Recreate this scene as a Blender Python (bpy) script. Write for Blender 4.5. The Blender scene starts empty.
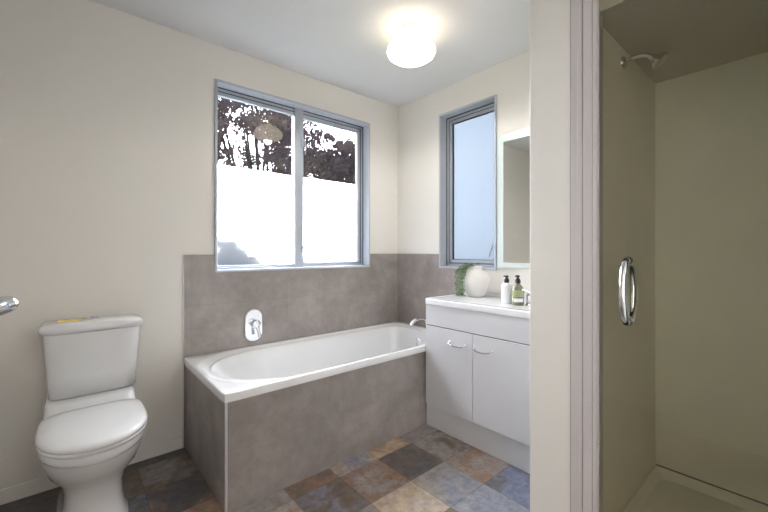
import bpy, bmesh, math, random
from mathutils import Vector, Matrix, noise
random.seed(7)
SC = bpy.context.scene
COL = SC.collection

# ------------------------------------------------------------------ camera
A = 0.8595
F_PX = 366.8
CAM_Z = 1.1354
cam_d = bpy.data.cameras.new('camera')
cam = bpy.data.objects.new('camera', cam_d)
COL.objects.link(cam)
cam.location = (0, 0, CAM_Z)
fw = Vector((math.cos(A), math.sin(A), 0))
cam.rotation_euler = fw.to_track_quat('-Z', 'Y').to_euler()
cam_d.sensor_width = 36
cam_d.lens = 36 * F_PX / 768
cam_d.shift_y = -(256 - 251.1) / 768
cam_d.clip_start = 0.02
SC.camera = cam

# ------------------------------------------------------------------ world, lights, exposure
SC.view_settings.view_transform = 'Standard'
SC.view_settings.look = 'None'
SC.view_settings.gamma = 1
SC.view_settings.use_curve_mapping = False
SC.view_settings.exposure = 1.16

world = bpy.data.worlds.new('sky')
SC.world = world
world.use_nodes = True
nt = world.node_tree
nt.nodes.clear()
wo = nt.nodes.new('ShaderNodeOutputWorld')
bg = nt.nodes.new('ShaderNodeBackground')
tc = nt.nodes.new('ShaderNodeTexCoord')
dot = nt.nodes.new('ShaderNodeVectorMath'); dot.operation = 'DOT_PRODUCT'
SUN = Vector((0.46, 0.86, 0.17)).normalized()
dot.inputs[1].default_value = SUN
nt.links.new(tc.outputs['Generated'], dot.inputs[0])
mx = nt.nodes.new('ShaderNodeMath'); mx.operation = 'MAXIMUM'; mx.inputs[1].default_value = 0
nt.links.new(dot.outputs['Value'], mx.inputs[0])
pw = nt.nodes.new('ShaderNodeMath'); pw.operation = 'POWER'; pw.inputs[1].default_value = 4
nt.links.new(mx.outputs[0], pw.inputs[0])
sep = nt.nodes.new('ShaderNodeSeparateXYZ')
nt.links.new(tc.outputs['Generated'], sep.inputs[0])
rampw = nt.nodes.new('ShaderNodeValToRGB')
rampw.color_ramp.elements[0].position = 0.0
rampw.color_ramp.elements[0].color = (0.36, 0.44, 0.52, 1)
rampw.color_ramp.elements[1].position = 0.6
rampw.color_ramp.elements[1].color = (0.22, 0.33, 0.52, 1)
nt.links.new(sep.outputs['Z'], rampw.inputs[0])
mixw = nt.nodes.new('ShaderNodeMix'); mixw.data_type = 'RGBA'; mixw.blend_type = 'ADD'
mixw.inputs['Factor'].default_value = 1
gl = nt.nodes.new('ShaderNodeMix'); gl.data_type = 'RGBA'
gl.inputs[6].default_value = (0, 0, 0, 1)
gl.inputs[7].default_value = (36, 37.5, 41, 1)
nt.links.new(pw.outputs[0], gl.inputs['Factor'])
nt.links.new(rampw.outputs[0], mixw.inputs[6])
nt.links.new(gl.outputs[2], mixw.inputs[7])
nt.links.new(mixw.outputs[2], bg.inputs[0])
bg.inputs[1].default_value = 1.0
nt.links.new(bg.outputs[0], wo.inputs[0])

def area(name, loc, size, power, color, direction, size_y=None):
    d = bpy.data.lights.new(name, 'AREA')
    d.energy = power; d.color = color
    d.size = size
    if size_y:
        d.shape = 'RECTANGLE'; d.size_y = size_y
    o = bpy.data.objects.new(name, d)
    COL.objects.link(o)
    o.location = loc
    o.rotation_euler = Vector(direction).to_track_quat('-Z', 'Y').to_euler()
    return o
HALL_W = 4
area('hall_fill_top', (0.35, -1.0, 2.30), 0.5, HALL_W, (1.0, 0.96, 0.93), (0, 0.25, -1))  # unseen fill light, added to brighten the bathroom from behind the camera
area('hall_fill_side', (-1.15, -1.05, 1.35), 1.2, 12, (1.0, 0.90, 0.80), (1, 0.42, 0), 1.9)  # added fill, aimed through the doorway to lift the shower interior
area('hall_fill_end', (0.25, -1.85, 1.35), 1.6, 1.5, (1.0, 0.90, 0.80), (0, 1, 0), 1.9)  # weak added fill facing the bathroom

# ------------------------------------------------------------------ materials
def mat(name, color, rough=0.5, metal=0.0, spec=0.5, coat=0.0, bump=0.0, bscale=60, var=0.0, vscale=4, emis=None, estr=0):
    m = bpy.data.materials.new(name); m.use_nodes = True
    n = m.node_tree; b = n.nodes['Principled BSDF']
    b.inputs['Base Color'].default_value = (*color, 1)
    b.inputs['Roughness'].default_value = rough
    b.inputs['Metallic'].default_value = metal
    b.inputs['Specular IOR Level'].default_value = spec
    b.inputs['Coat Weight'].default_value = coat
    b.inputs['Coat Roughness'].default_value = 0.05
    if emis:
        b.inputs['Emission Color'].default_value = (*emis, 1)
        b.inputs['Emission Strength'].default_value = estr
    tcn = n.nodes.new('ShaderNodeTexCoord')
    no = n.nodes.new('ShaderNodeTexNoise')
    no.inputs['Scale'].default_value = vscale; no.inputs['Detail'].default_value = 5
    n.links.new(tcn.outputs['Object'], no.inputs['Vector'])
    r = n.nodes.new('ShaderNodeValToRGB')
    v = max(var, 0.01)
    r.color_ramp.elements[0].position = .3; r.color_ramp.elements[1].position = .7
    r.color_ramp.elements[0].color = (*[c * (1 - v) for c in color], 1)
    r.color_ramp.elements[1].color = (*[min(1, c * (1 + v)) for c in color], 1)
    n.links.new(no.outputs['Fac'], r.inputs[0])
    n.links.new(r.outputs[0], b.inputs['Base Color'])
    if bump:
        n2 = n.nodes.new('ShaderNodeTexNoise'); n2.inputs['Scale'].default_value = bscale; n2.inputs['Detail'].default_value = 3
        n.links.new(tcn.outputs['Object'], n2.inputs['Vector'])
        bp = n.nodes.new('ShaderNodeBump'); bp.inputs['Strength'].default_value = bump; bp.inputs['Distance'].default_value = .002
        n.links.new(n2.outputs['Fac'], bp.inputs['Height']); n.links.new(bp.outputs[0], b.inputs['Normal'])
    return m

M = {}
M['paint'] = mat('cream wall paint', (0.80, 0.77, 0.72), 0.75, spec=.2, bump=.08, bscale=180)
M['ceil'] = mat('white ceiling paint', (0.70, 0.70, 0.71), 0.85, spec=.1, bump=.05, bscale=150)
M['skirt'] = mat('painted skirting', (0.80, 0.77, 0.72), 0.5)
M['alu'] = mat('silver window aluminium', (0.40, 0.43, 0.48), 0.42, metal=.25)
M['liner'] = mat('window reveal paint', (0.46, 0.49, 0.54), 0.5)
M['seal'] = mat('dark window gasket', (0.06, 0.07, 0.09), 0.6)
M['acrylic'] = mat('bath acrylic', (0.80, 0.80, 0.80), 0.18, coat=.5)
M['ceramic'] = mat('vitreous china', (0.74, 0.74, 0.745), 0.16, coat=.6)
M['seatp'] = mat('toilet seat plastic', (0.78, 0.78, 0.78), 0.2, coat=.3)
M['cab'] = mat('white cabinet lacquer', (0.66, 0.66, 0.685), 0.3, coat=.15)
M['top'] = mat('vanity top', (0.84, 0.84, 0.86), 0.15, coat=.5)
M['chrome'] = mat('chrome', (0.80, 0.82, 0.85), 0.08, metal=1)
M['trim'] = mat('edge trim aluminium', (0.62, 0.62, 0.64), 0.35, metal=.5)
M['jamb'] = mat('shower frame enamel', (0.56, 0.52, 0.51), 0.4)
M['groove'] = mat('jamb seal strip', (0.30, 0.27, 0.25), 0.6)
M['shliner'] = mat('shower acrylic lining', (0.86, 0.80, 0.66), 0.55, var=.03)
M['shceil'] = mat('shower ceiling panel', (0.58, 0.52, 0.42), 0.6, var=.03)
M['shseal'] = mat('shower tray sealant', (0.20, 0.17, 0.15), 0.6)
M['dark'] = mat('shadow gap', (0.07, 0.07, 0.07), 0.8)
M['vase'] = mat('cream stoneware', (0.72, 0.70, 0.66), 0.55, bump=.1, bscale=90, var=.04, vscale=12)
M['leaf'] = mat('trailing leaves', (0.12, 0.22, 0.11), 0.5, var=.5, vscale=60)
M['stem'] = mat('plant stem', (0.16, 0.22, 0.09), 0.6)
M['wplastic'] = mat('white bottle plastic', (0.85, 0.85, 0.87), 0.3)
M['green'] = mat('olive soap bottle', (0.15, 0.155, 0.085), 0.15, coat=.4)
M['label_g'] = mat('pale green label', (0.30, 0.31, 0.17), 0.5)
M['label_w'] = mat('white label', (0.7, 0.7, 0.68), 0.5)
M['black'] = mat('black pump plastic', (0.015, 0.015, 0.018), 0.35)
M['yellow'] = mat('yellow sticker', (0.75, 0.50, 0.06), 0.5, var=.3, vscale=40)
M['bark'] = mat('tree bark', (0.09, 0.065, 0.06), 0.9, bump=.5, bscale=20, var=.3)
M['crown'] = mat('tree foliage', (0.21, 0.14, 0.15), 0.8, spec=.1, var=.4, vscale=2)
M['crown'].node_tree.nodes['Principled BSDF'].inputs['Transmission Weight'].default_value = 0
M['hedge'] = mat('shrub foliage', (0.05, 0.07, 0.09), 0.8, spec=.1, var=.4, vscale=3)
M['lawn'] = mat('lawn', (0.10, 0.12, 0.06), 0.95, var=.4, vscale=1.5)
M['door'] = mat('white door paint', (0.74, 0.72, 0.68), 0.4)
M['lampmetal'] = mat('lamp fitter', (0.85, 0.80, 0.68), 0.35, metal=.2)
M['shade'] = mat('lit opal glass', (0.9, 0.88, 0.82), 0.25, emis=(1.0, 0.86, 0.62), estr=1.9)
M['carpet'] = mat('hallway carpet', (0.28, 0.25, 0.22), 0.95, var=.2, vscale=40)

def tile_mat(name, axis, base, ox, oy, tw, th, dark=.0):
    """large stoneware tiles; axis 'x' -> texture plane XZ, 'y' -> YZ"""
    m = bpy.data.materials.new(name); m.use_nodes = True
    n = m.node_tree; b = n.nodes['Principled BSDF']
    g = n.nodes.new('ShaderNodeNewGeometry')
    s = n.nodes.new('ShaderNodeSeparateXYZ'); n.links.new(g.outputs['Position'], s.inputs[0])
    c = n.nodes.new('ShaderNodeCombineXYZ')
    n.links.new(s.outputs['X' if axis == 'x' else 'Y'], c.inputs[0])
    n.links.new(s.outputs['Z'], c.inputs[1])
    add = n.nodes.new('ShaderNodeVectorMath'); add.operation = 'ADD'
    add.inputs[1].default_value = (ox, oy, 0); n.links.new(c.outputs[0], add.inputs[0])
    br = n.nodes.new('ShaderNodeTexBrick')
    br.offset = 0; br.inputs['Scale'].default_value = 1
    br.inputs['Brick Width'].default_value = tw; br.inputs['Row Height'].default_value = th
    br.inputs['Mortar Size'].default_value = .0016; br.inputs['Mortar Smooth'].default_value = .1
    br.inputs['Color1'].default_value = (.96, .96, .96, 1); br.inputs['Color2'].default_value = (1.03, 1.02, 1.01, 1)
    br.inputs['Mortar'].default_value = (.84, .84, .84, 1)
    n.links.new(add.outputs[0], br.inputs['Vector'])
    no = n.nodes.new('ShaderNodeTexNoise'); no.inputs['Scale'].default_value = 3.2; no.inputs['Detail'].default_value = 9
    no.inputs['Roughness'].default_value = .62; no.inputs['Distortion'].default_value = .4
    n.links.new(g.outputs['Position'], no.inputs['Vector'])
    r = n.nodes.new('ShaderNodeValToRGB')
    r.color_ramp.elements[0].position = .33; r.color_ramp.elements[1].position = .68
    r.color_ramp.elements[0].color = (*[x * .80 for x in base], 1)
    r.color_ramp.elements[1].color = (*[x * 1.2 for x in base], 1)
    n.links.new(no.outputs['Fac'], r.inputs[0])
    mu = n.nodes.new('ShaderNodeMix'); mu.data_type = 'RGBA'; mu.blend_type = 'MULTIPLY'; mu.inputs['Factor'].default_value = 1
    n.links.new(r.outputs[0], mu.inputs[6]); n.links.new(br.outputs['Color'], mu.inputs[7])
    n5 = n.nodes.new('ShaderNodeTexNoise'); n5.inputs['Scale'].default_value = 14; n5.inputs['Detail'].default_value = 8; n5.inputs['Roughness'].default_value = .75
    n.links.new(g.outputs['Position'], n5.inputs['Vector'])
    r5 = n.nodes.new('ShaderNodeValToRGB'); r5.color_ramp.elements[0].position = .3; r5.color_ramp.elements[1].position = .7
    r5.color_ramp.elements[0].color = (.86, .86, .86, 1); r5.color_ramp.elements[1].color = (1.14, 1.14, 1.14, 1)
    n.links.new(n5.outputs['Fac'], r5.inputs[0])
    m5 = n.nodes.new('ShaderNodeMix'); m5.data_type = 'RGBA'; m5.blend_type = 'MULTIPLY'; m5.inputs['Factor'].default_value = 1
    n.links.new(mu.outputs[2], m5.inputs[6]); n.links.new(r5.outputs[0], m5.inputs[7])
    n.links.new(m5.outputs[2], b.inputs['Base Color'])
    b.inputs['Roughness'].default_value = .45
    b.inputs['Specular IOR Level'].default_value = .35
    return m
TB = (0.31, 0.275, 0.26)
M['tile_x'] = tile_mat('taupe wall tile long wall', 'x', TB, 0.05, 0.087, .6, .3)
M['tile_y'] = tile_mat('taupe wall tile short wall', 'y', TB, 0.03, 0.087, .6, .3)
M['panel_x'] = tile_mat('taupe bath panel tile', 'x', TB, 0.077, 0.03, .6, .3)
M['panel_y'] = tile_mat('taupe bath end tile', 'y', TB, 0.16, 0.03, .6, .3)

def floor_mat():
    m = bpy.data.materials.new('slate look floor tile'); m.use_nodes = True
    n = m.node_tree; b = n.nodes['Principled BSDF']
    a1 = n.nodes.new('ShaderNodeAttribute'); a1.attribute_name = 'tint_a'
    a2 = n.nodes.new('ShaderNodeAttribute'); a2.attribute_name = 'tint_b'
    g = n.nodes.new('ShaderNodeNewGeometry')
    off = n.nodes.new('ShaderNodeAttribute'); off.attribute_name = 'offset'
    add = n.nodes.new('ShaderNodeVectorMath'); add.operation = 'ADD'
    n.links.new(g.outputs['Position'], add.inputs[0]); n.links.new(off.outputs['Color'], add.inputs[1])
    no = n.nodes.new('ShaderNodeTexNoise'); no.inputs['Scale'].default_value = 5.5; no.inputs['Detail'].default_value = 7
    no.inputs['Roughness'].default_value = .6; no.inputs['Distortion'].default_value = .8
    n.links.new(add.outputs[0], no.inputs['Vector'])
    r = n.nodes.new('ShaderNodeValToRGB')
    r.color_ramp.elements[0].position = .42; r.color_ramp.elements[1].position = .58
    n.links.new(no.outputs['Fac'], r.inputs[0])
    mx = n.nodes.new('ShaderNodeMix'); mx.data_type = 'RGBA'
    n.links.new(r.outputs[0], mx.inputs['Factor']); n.links.new(a1.outputs['Color'], mx.inputs[6]); n.links.new(a2.outputs['Color'], mx.inputs[7])
    n3 = n.nodes.new('ShaderNodeTexNoise'); n3.inputs['Scale'].default_value = 26; n3.inputs['Detail'].default_value = 8
    n3.inputs['Roughness'].default_value = .7
    n.links.new(add.outputs[0], n3.inputs['Vector'])
    r3 = n.nodes.new('ShaderNodeValToRGB')
    r3.color_ramp.elements[0].position = .3; r3.color_ramp.elements[1].position = .7
    r3.color_ramp.elements[0].color = (.62, .62, .62, 1); r3.color_ramp.elements[1].color = (1.35, 1.35, 1.35, 1)
    n.links.new(n3.outputs['Fac'], r3.inputs[0])
    m2 = n.nodes.new('ShaderNodeMix'); m2.data_type = 'RGBA'; m2.blend_type = 'MULTIPLY'; m2.inputs['Factor'].default_value = 1
    n.links.new(mx.outputs[2], m2.inputs[6]); n.links.new(r3.outputs[0], m2.inputs[7])
    # joints
    mp = n.nodes.new('ShaderNodeVectorMath'); mp.operation = 'ADD'
    mp.inputs[1].default_value = (-1.285 + .2525 * 20, -1.288 + .25 * 20, 0)
    n.links.new(g.outputs['Position'], mp.inputs[0])
    br = n.nodes.new('ShaderNodeTexBrick'); br.offset = 0; br.inputs['Scale'].default_value = 1
    br.inputs['Brick Width'].default_value = .2525; br.inputs['Row Height'].default_value = .25
    br.inputs['Mortar Size'].default_value = .0016
    br.inputs['Color1'].default_value = (1, 1, 1, 1); br.inputs['Color2'].default_value = (1, 1, 1, 1)
    br.inputs['Mortar'].default_value = (.55, .52, .5, 1)
    n.links.new(mp.outputs[0], br.inputs['Vector'])
    m3 = n.nodes.new('ShaderNodeMix'); m3.data_type = 'RGBA'; m3.blend_type = 'MULTIPLY'; m3.inputs['Factor'].default_value = 1
    n.links.new(m2.outputs[2], m3.inputs[6]); n.links.new(br.outputs['Color'], m3.inputs[7])
    n.links.new(m3.outputs[2], b.inputs['Base Color'])
    b.inputs['Roughness'].default_value = .42
    bp = n.nodes.new('ShaderNodeBump'); bp.inputs['Strength'].default_value = .25; bp.inputs['Distance'].default_value = .002
    n.links.new(n3.outputs['Fac'], bp.inputs['Height']); n.links.new(bp.outputs[0], b.inputs['Normal'])
    return m
M['floor'] = floor_mat()

def glass_mat(name, tint, rough=0.0, base=.04):
    m = bpy.data.materials.new(name); m.use_nodes = True
    n = m.node_tree; n.nodes.clear()
    o = n.nodes.new('ShaderNodeOutputMaterial')
    t = n.nodes.new('ShaderNodeBsdfTransparent'); t.inputs[0].default_value = (*tint, 1)
    g = n.nodes.new('ShaderNodeBsdfGlossy'); g.inputs['Roughness'].default_value = rough
    f = n.nodes.new('ShaderNodeFresnel'); f.inputs['IOR'].default_value = 1.45
    x = n.nodes.new('ShaderNodeMixShader')
    n.links.new(f.outputs[0], x.inputs[0]); n.links.new(t.outputs[0], x.inputs[1]); n.links.new(g.outputs[0], x.inputs[2])
    n.links.new(x.outputs[0], o.inputs[0])
    return m
M['glass'] = glass_mat('clear window glass', (.93, .95, .95))
M['shglass'] = glass_mat('green tinted shower glass', (.95, .96, .92))

def frost_mat(name, tint, mixr=.5, rough=.45):
    m = bpy.data.materials.new(name); m.use_nodes = True
    n = m.node_tree; n.nodes.clear()
    o = n.nodes.new('ShaderNodeOutputMaterial')
    t = n.nodes.new('ShaderNodeBsdfTranslucent'); t.inputs[0].default_value = (*tint, 1)
    r = n.nodes.new('ShaderNodeBsdfRefraction'); r.inputs['Roughness'].default_value = rough
    r.inputs['IOR'].default_value = 1.25; r.inputs[0].default_value = (*tint, 1)
    x = n.nodes.new('ShaderNodeMixShader'); x.inputs[0].default_value = mixr
    n.links.new(t.outputs[0], x.inputs[1]); n.links.new(r.outputs[0], x.inputs[2])
    g = n.nodes.new('ShaderNodeBsdfDiffuse'); g.inputs[0].default_value = (.8, .82, .85, 1)
    x2 = n.nodes.new('ShaderNodeMixShader'); x2.inputs[0].default_value = .12
    n.links.new(x.outputs[0], x2.inputs[1]); n.links.new(g.outputs[0], x2.inputs[2])
    n.links.new(x2.outputs[0], o.inputs[0])
    return m
M['frost'] = frost_mat('frosted window glass', (.97, .97, .96), .96, .5)
M['frost2'] = frost_mat('frosted side window glass', (.0255, .0305, .0355), .5, .6)
M['mirror'] = mat('mirror silver', (0.90, 0.92, 0.90), 0.01, metal=1)
M['mirror_edge'] = mat('frosted mirror border', (0.62, 0.70, 0.67), 0.3, spec=.8)

# ------------------------------------------------------------------ mesh helpers
def NB(): return bmesh.new()

def box(bm, x0, x1, y0, y1, z0, z1, bev=0.0, seg=2):
    t = bmesh.new()
    bmesh.ops.create_cube(t, size=1)
    for v in t.verts:
        v.co = Vector(((x0 + x1) / 2 + v.co.x * (x1 - x0), (y0 + y1) / 2 + v.co.y * (y1 - y0), (z0 + z1) / 2 + v.co.z * (z1 - z0)))
    if bev:
        bmesh.ops.bevel(t, geom=t.edges[:], offset=bev, segments=seg, affect='EDGES', profile=.5)
    merge(bm, t)
    return bm

def merge(bm, t, mtx=None):
    if mtx: t.transform(mtx)
    me = bpy.data.meshes.new('tmp'); t.to_mesh(me); t.free()
    bm.from_mesh(me); bpy.data.meshes.remove(me)

def loft(bm, rings, cap0=True, cap1=True):
    rv = [[bm.verts.new(p) for p in r] for r in rings]
    n = len(rings[0])
    for a, b in zip(rv, rv[1:]):
        for i in range(n):
            bm.faces.new((a[i], a[(i + 1) % n], b[(i + 1) % n], b[i]))
    if cap0: bm.faces.new(rv[0][::-1])
    if cap1: bm.faces.new(rv[-1])
    bmesh.ops.recalc_face_normals(bm, faces=bm.faces[:])
    return bm

def lathe(bm, prof, cx=0, cy=0, cz=0, n=32, sx=1, sy=1):
    t = bmesh.new()
    rings = [[Vector((cx + r * sx * math.cos(2 * math.pi * i / n), cy + r * sy * math.sin(2 * math.pi * i / n), cz + z)) for i in range(n)] for r, z in prof]
    loft(t, rings)
    merge(bm, t)
    return bm

def tube(bm, pts, r, n=12, closed=False):
    pts = [Vector(p) for p in pts]
    rs = r if isinstance(r, (list, tuple)) else [r] * len(pts)
    up = Vector((0.123, 0.31, 1)).normalized()
    rings = []
    N = len(pts)
    for i, p in enumerate(pts):
        if closed: d = pts[(i + 1) % N] - pts[i - 1]
        else: d = pts[min(i + 1, N - 1)] - pts[max(i - 1, 0)]
        d.normalize()
        a = d.cross(up)
        if a.length < .05: a = d.cross(Vector((1, 0, 0)))
        a.normalize(); b = d.cross(a).normalized()
        rings.append([p + (a * math.cos(2 * math.pi * k / n) + b * math.sin(2 * math.pi * k / n)) * rs[i] for k in range(n)])
    t = bmesh.new()
    if closed: 
        rings.append(rings[0])
        loft(t, rings, False, False); bmesh.ops.remove_doubles(t, verts=t.verts[:], dist=1e-6)
    else: loft(t, rings)
    merge(bm, t)
    return bm

def spline(ctrl, n=8):
    P = [Vector(c) for c in ctrl]; P = [P[0]] + P + [P[-1]]; out = []
    for i in range(1, len(P) - 2):
        for k in range(n):
            t = k / n
            a, b, c, d = P[i - 1], P[i], P[i + 1], P[i + 2]
            out.append(.5 * ((2 * b) + (-a + c) * t + (2 * a - 5 * b + 4 * c - d) * t * t + (-a + 3 * b - 3 * c + d) * t ** 3))
    out.append(P[-2]); return out

def ring(x0, x1, y0, y1, z, nl=2, nr=None, cx=None, cy=None, n=96):
    """super-ellipse ring; left (low x) and right halves may differ in length and squareness"""
    nr = nr or nl
    cx = (x0 + x1) / 2 if cx is None else cx
    cy = (y0 + y1) / 2 if cy is None else cy
    out = []
    for i in range(n):
        th = 2 * math.pi * i / n
        c, s = math.cos(th), math.sin(th)
        e = nr if c > 0 else nl
        r = 1 / (abs(c) ** e + abs(s) ** e) ** (1 / e)
        out.append(Vector((cx + r * c * ((x1 - cx) if c > 0 else (cx - x0)), cy + r * s * ((y1 - cy) if s > 0 else (cy - y0)), z)))
    return out

def wpos(o):
    return o['_w'] if '_w' in o.keys() else (0, 0, 0)

def obj(name, bm, m, parent=None, smooth=False, angle=35, loc=None):
    """mesh built in world coordinates; origin moves to parent's base point (or loc)"""
    me = bpy.data.meshes.new(name)
    o = bpy.data.objects.new(name, me)
    base = Vector((0, 0, 0))
    if parent is not None: base = BASE[parent.name]
    elif loc is not None: base = Vector(loc)
    bm.transform(Matrix.Translation(-base))
    bm.to_mesh(me); bm.free()
    if smooth:
        for p in me.polygons: p.use_smooth = True
        me.set_sharp_from_angle(angle=math.radians(angle))
    me.materials.append(M[m] if isinstance(m, str) else m)
    COL.objects.link(o)
    BASE[o.name] = base
    if parent is not None: o.parent = parent
    else: o.location = base
    return o
BASE = {}

def thing(name, label, cat, loc, group=None):
    o = bpy.data.objects.new(name, None); COL.objects.link(o)
    o.empty_display_size = .1
    o.location = loc; BASE[o.name] = Vector(loc)
    o['label'] = label; o['category'] = cat
    if group: o['group'] = group
    return o

def tag(o, label, cat, group=None, kind=None):
    o['label'] = label; o['category'] = cat
    if group: o['group'] = group
    if kind: o['kind'] = kind
    return o

def struct(name, bm, m, label=None, cat=None, parent=None, **k):
    o = obj(name, bm, m, parent, **k)
    o['kind'] = 'structure'
    if parent is None:
        o['label'] = label; o['category'] = cat
    return o

# ------------------------------------------------------------------ dimensions
XR, YB, ZC = 2.2034, 2.3694, 2.40
XL, YF = -0.42, -0.24
WT = 0.16
SX = 1.385                  # plane of shower front / end of nib wall
NY0, NY1 = 0.497, 0.724     # nib wall faces
W1 = (0.6755, 1.880, 1.0044, 2.185)   # x0 x1 z0 z1
W2 = (1.3826, 1.887, 1.0048, 2.195)   # y0 y1 z0 z1
TZ = 1.1133

# ------------------------------------------------------------------ floor
def build_floor():
    bm = NB()
    la = bm.loops.layers.float_color.new('tint_a')
    lb = bm.loops.layers.float_color.new('tint_b')
    lo = bm.loops.layers.float_color.new('offset')
    def lin(c):
        g_ = sum(c) / 3; c = [(.60 * x + .40 * g_) * 1.06 for x in c]
        return [((x / 255) / 12.92 if x / 255 < .04045 else ((x / 255 + .055) / 1.055) ** 2.4) for x in c]
    slate = (112, 114, 132); rust = (140, 98, 70); tan = (172, 140, 104); grey = (136, 124, 116); brown = (108, 86, 70); dk = (84, 78, 80); pink = (160, 142, 130)
    spec = {(0, 0): (dk, brown), (-1, 0): (rust, grey), (1, 0): (brown, grey), (0, 1): (tan, rust), (1, 1): (grey, (124, 116, 116)), (-1, 1): (slate, tan),
            (-2, 1): (rust, brown), (-3, 1): ((138, 130, 128), grey), (0, -1): (slate, grey), (1, -1): (rust, grey), (1, -2): ((96, 106, 140), dk),
            (0, -2): (slate, (122, 122, 132)), (-1, -1): (pink, tan), (-2, 0): (slate, brown), (-2, -1): (grey, slate),
            (-4, 3): (grey, brown), (-4, 2): (dk, rust), (-5, 3): (brown, (120, 94, 68)), (-4, 4): (brown, dk), (-4, 1): (tan, rust), (-5, 2): (dk, slate),
            (-5, 4): (brown, dk), (-6, 3): (dk, dk), (-6, 4): (dk, brown)}
    rnd = random.Random(3)
    pool = [slate, rust, tan, grey, brown, dk, pink]
    for i in range(-8, 5):
        for j in range(-8, 6):
            x0, x1 = 1.285 + .2525 * i, 1.285 + .2525 * (i + 1)
            y0, y1 = 1.288 + .25 * j, 1.288 + .25 * (j + 1)
            x0, x1 = max(x0, XL), min(x1, XR); y0, y1 = max(y0, YF), min(y1, YB)
            if x1 <= x0 or y1 <= y0: continue
            f = bm.faces.new([bm.verts.new((x, y, 0)) for x, y in ((x0, y0), (x1, y0), (x1, y1), (x0, y1))])
            a, b = spec.get((i, j)) or (rnd.choice(pool), rnd.choice(pool))
            o = [rnd.random() * 9 for _ in range(3)]
            for l in f.loops:
                l[la] = (*lin(a), 1); l[lb] = (*lin(b), 1); l[lo] = (*o, 1)
    bmesh.ops.remove_doubles(bm, verts=bm.verts[:], dist=1e-4)
    ge = bmesh.ops.extrude_face_region(bm, geom=bm.faces[:])
    bmesh.ops.translate(bm, verts=[v for v in ge['geom'] if isinstance(v, bmesh.types.BMVert)], vec=(0, 0, -.08))
    bmesh.ops.recalc_face_normals(bm, faces=bm.faces[:])
    return struct('floor', bm, 'floor', 'bathroom floor of square slate look tiles in brown, rust and blue grey', 'floor')
build_floor()

# ------------------------------------------------------------------ shell
struct('ceiling', box(NB(), XL, XR, YF, YB, ZC, ZC + .1), 'ceil', 'flat white bathroom ceiling', 'ceiling')
bm = NB()
x0, x1, z0, z1 = W1
box(bm, XL - WT, x0, YB, YB + WT, -.08, ZC + .1); box(bm, x1, XR + WT, YB, YB + WT, -.08, ZC + .1)
box(bm, x0, x1, YB, YB + WT, -.08, z0); box(bm, x0, x1, YB, YB + WT, z1, ZC + .1)
wb = struct('wall_back', bm, 'paint', 'cream painted wall with the large window above the bath', 'wall')
bm = NB()
y0, y1, z0, z1 = W2
box(bm, XR, XR + WT, YF, y0, -.08, ZC + .1); box(bm, XR, XR + WT, y1, YB, -.08, ZC + .1)
box(bm, XR, XR + WT, y0, y1, -.08, z0); box(bm, XR, XR + WT, y0, y1, z1, ZC + .1)
wr = struct('wall_right', bm, 'paint', 'cream painted wall with the narrow window and mirror', 'wall')
struct('wall_left', box(NB(), XL - WT, XL, YF, YB, -.08, ZC + .1), 'paint', 'cream wall left of the toilet', 'wall')
# doorway the camera looks in from: opening x -0.10..0.72
DX0, DX1 = -0.10, 0.70
bm = NB()
box(bm, XL - WT, DX0, YF - .12, YF, -.08, ZC + .1); box(bm, DX1, XR + WT, YF - .12, YF, -.08, ZC + .1); box(bm, DX0, DX1, YF - .12, YF, 2.03, ZC + .1)
struct('wall_front', bm, 'paint', 'cream wall with the entrance doorway', 'wall')
struct('wall_nib', box(NB(), SX, XR, NY0 + .006, NY1, 0, ZC, .003, 1), 'paint', 'short cream wall between the vanity and the shower', 'wall')
# hallway beyond the doorway
struct('floor_hallway', box(NB(), -1.2, 1.8, -1.9, YF - .12, -.08, 0), 'carpet', 'hallway floor outside the bathroom door', 'floor')
struct('ceiling_hallway', box(NB(), -1.2, 1.8, -1.9, YF - .12, ZC, ZC + .1), 'ceil', 'hallway ceiling outside the bathroom door', 'ceiling')
bm = NB(); box(bm, -1.3, 1.9, -2.0, -1.9, -.08, ZC + .1); box(bm, -1.3, -1.2, -1.9, YF - .12, -.08, ZC + .1); box(bm, 1.8, 1.9, -1.9, YF - .12, -.08, ZC + .1)
struct('wall_hallway', bm, 'paint', 'hallway walls outside the bathroom door', 'wall')

# wall tiling
bm = NB()
TX0 = 0.508
for a, b, c, d in ((TX0, W1[0], 0, TZ), (W1[0], W1[1], 0, W1[2]), (W1[1], XR, 0, TZ)):
    box(bm, a, b, YB - .008, YB, c, d)
struct('tiling', bm, 'tile_x', parent=wb)
struct('tile_edge_trim', box(NB(), TX0 - .004, TX0, YB - .009, YB, 0, TZ), 'trim', parent=wb)
bm = NB()
TY0 = 1.632
box(bm, XR - .008, XR, W2[1], YB - .008, 0, TZ); box(bm, XR - .008, XR, TY0, W2[1], 0, W2[2])
struct('tiling', bm, 'tile_y', parent=wr)

# skirting
def skirting(name, x0, x1, y0, y1, label):
    bm = NB(); box(bm, x0, x1, y0, y1, 0, .068, .003, 2)
    struct(name, bm, 'skirt', label, 'skirting board')
skirting('baseboard_back', XL, 0.502, YB - .012, YB, 'low cream skirting board behind the toilet')
skirting('baseboard_left', XL, XL + .012, YF, YB - .012, 'low cream skirting board on the wall left of the toilet')

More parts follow.
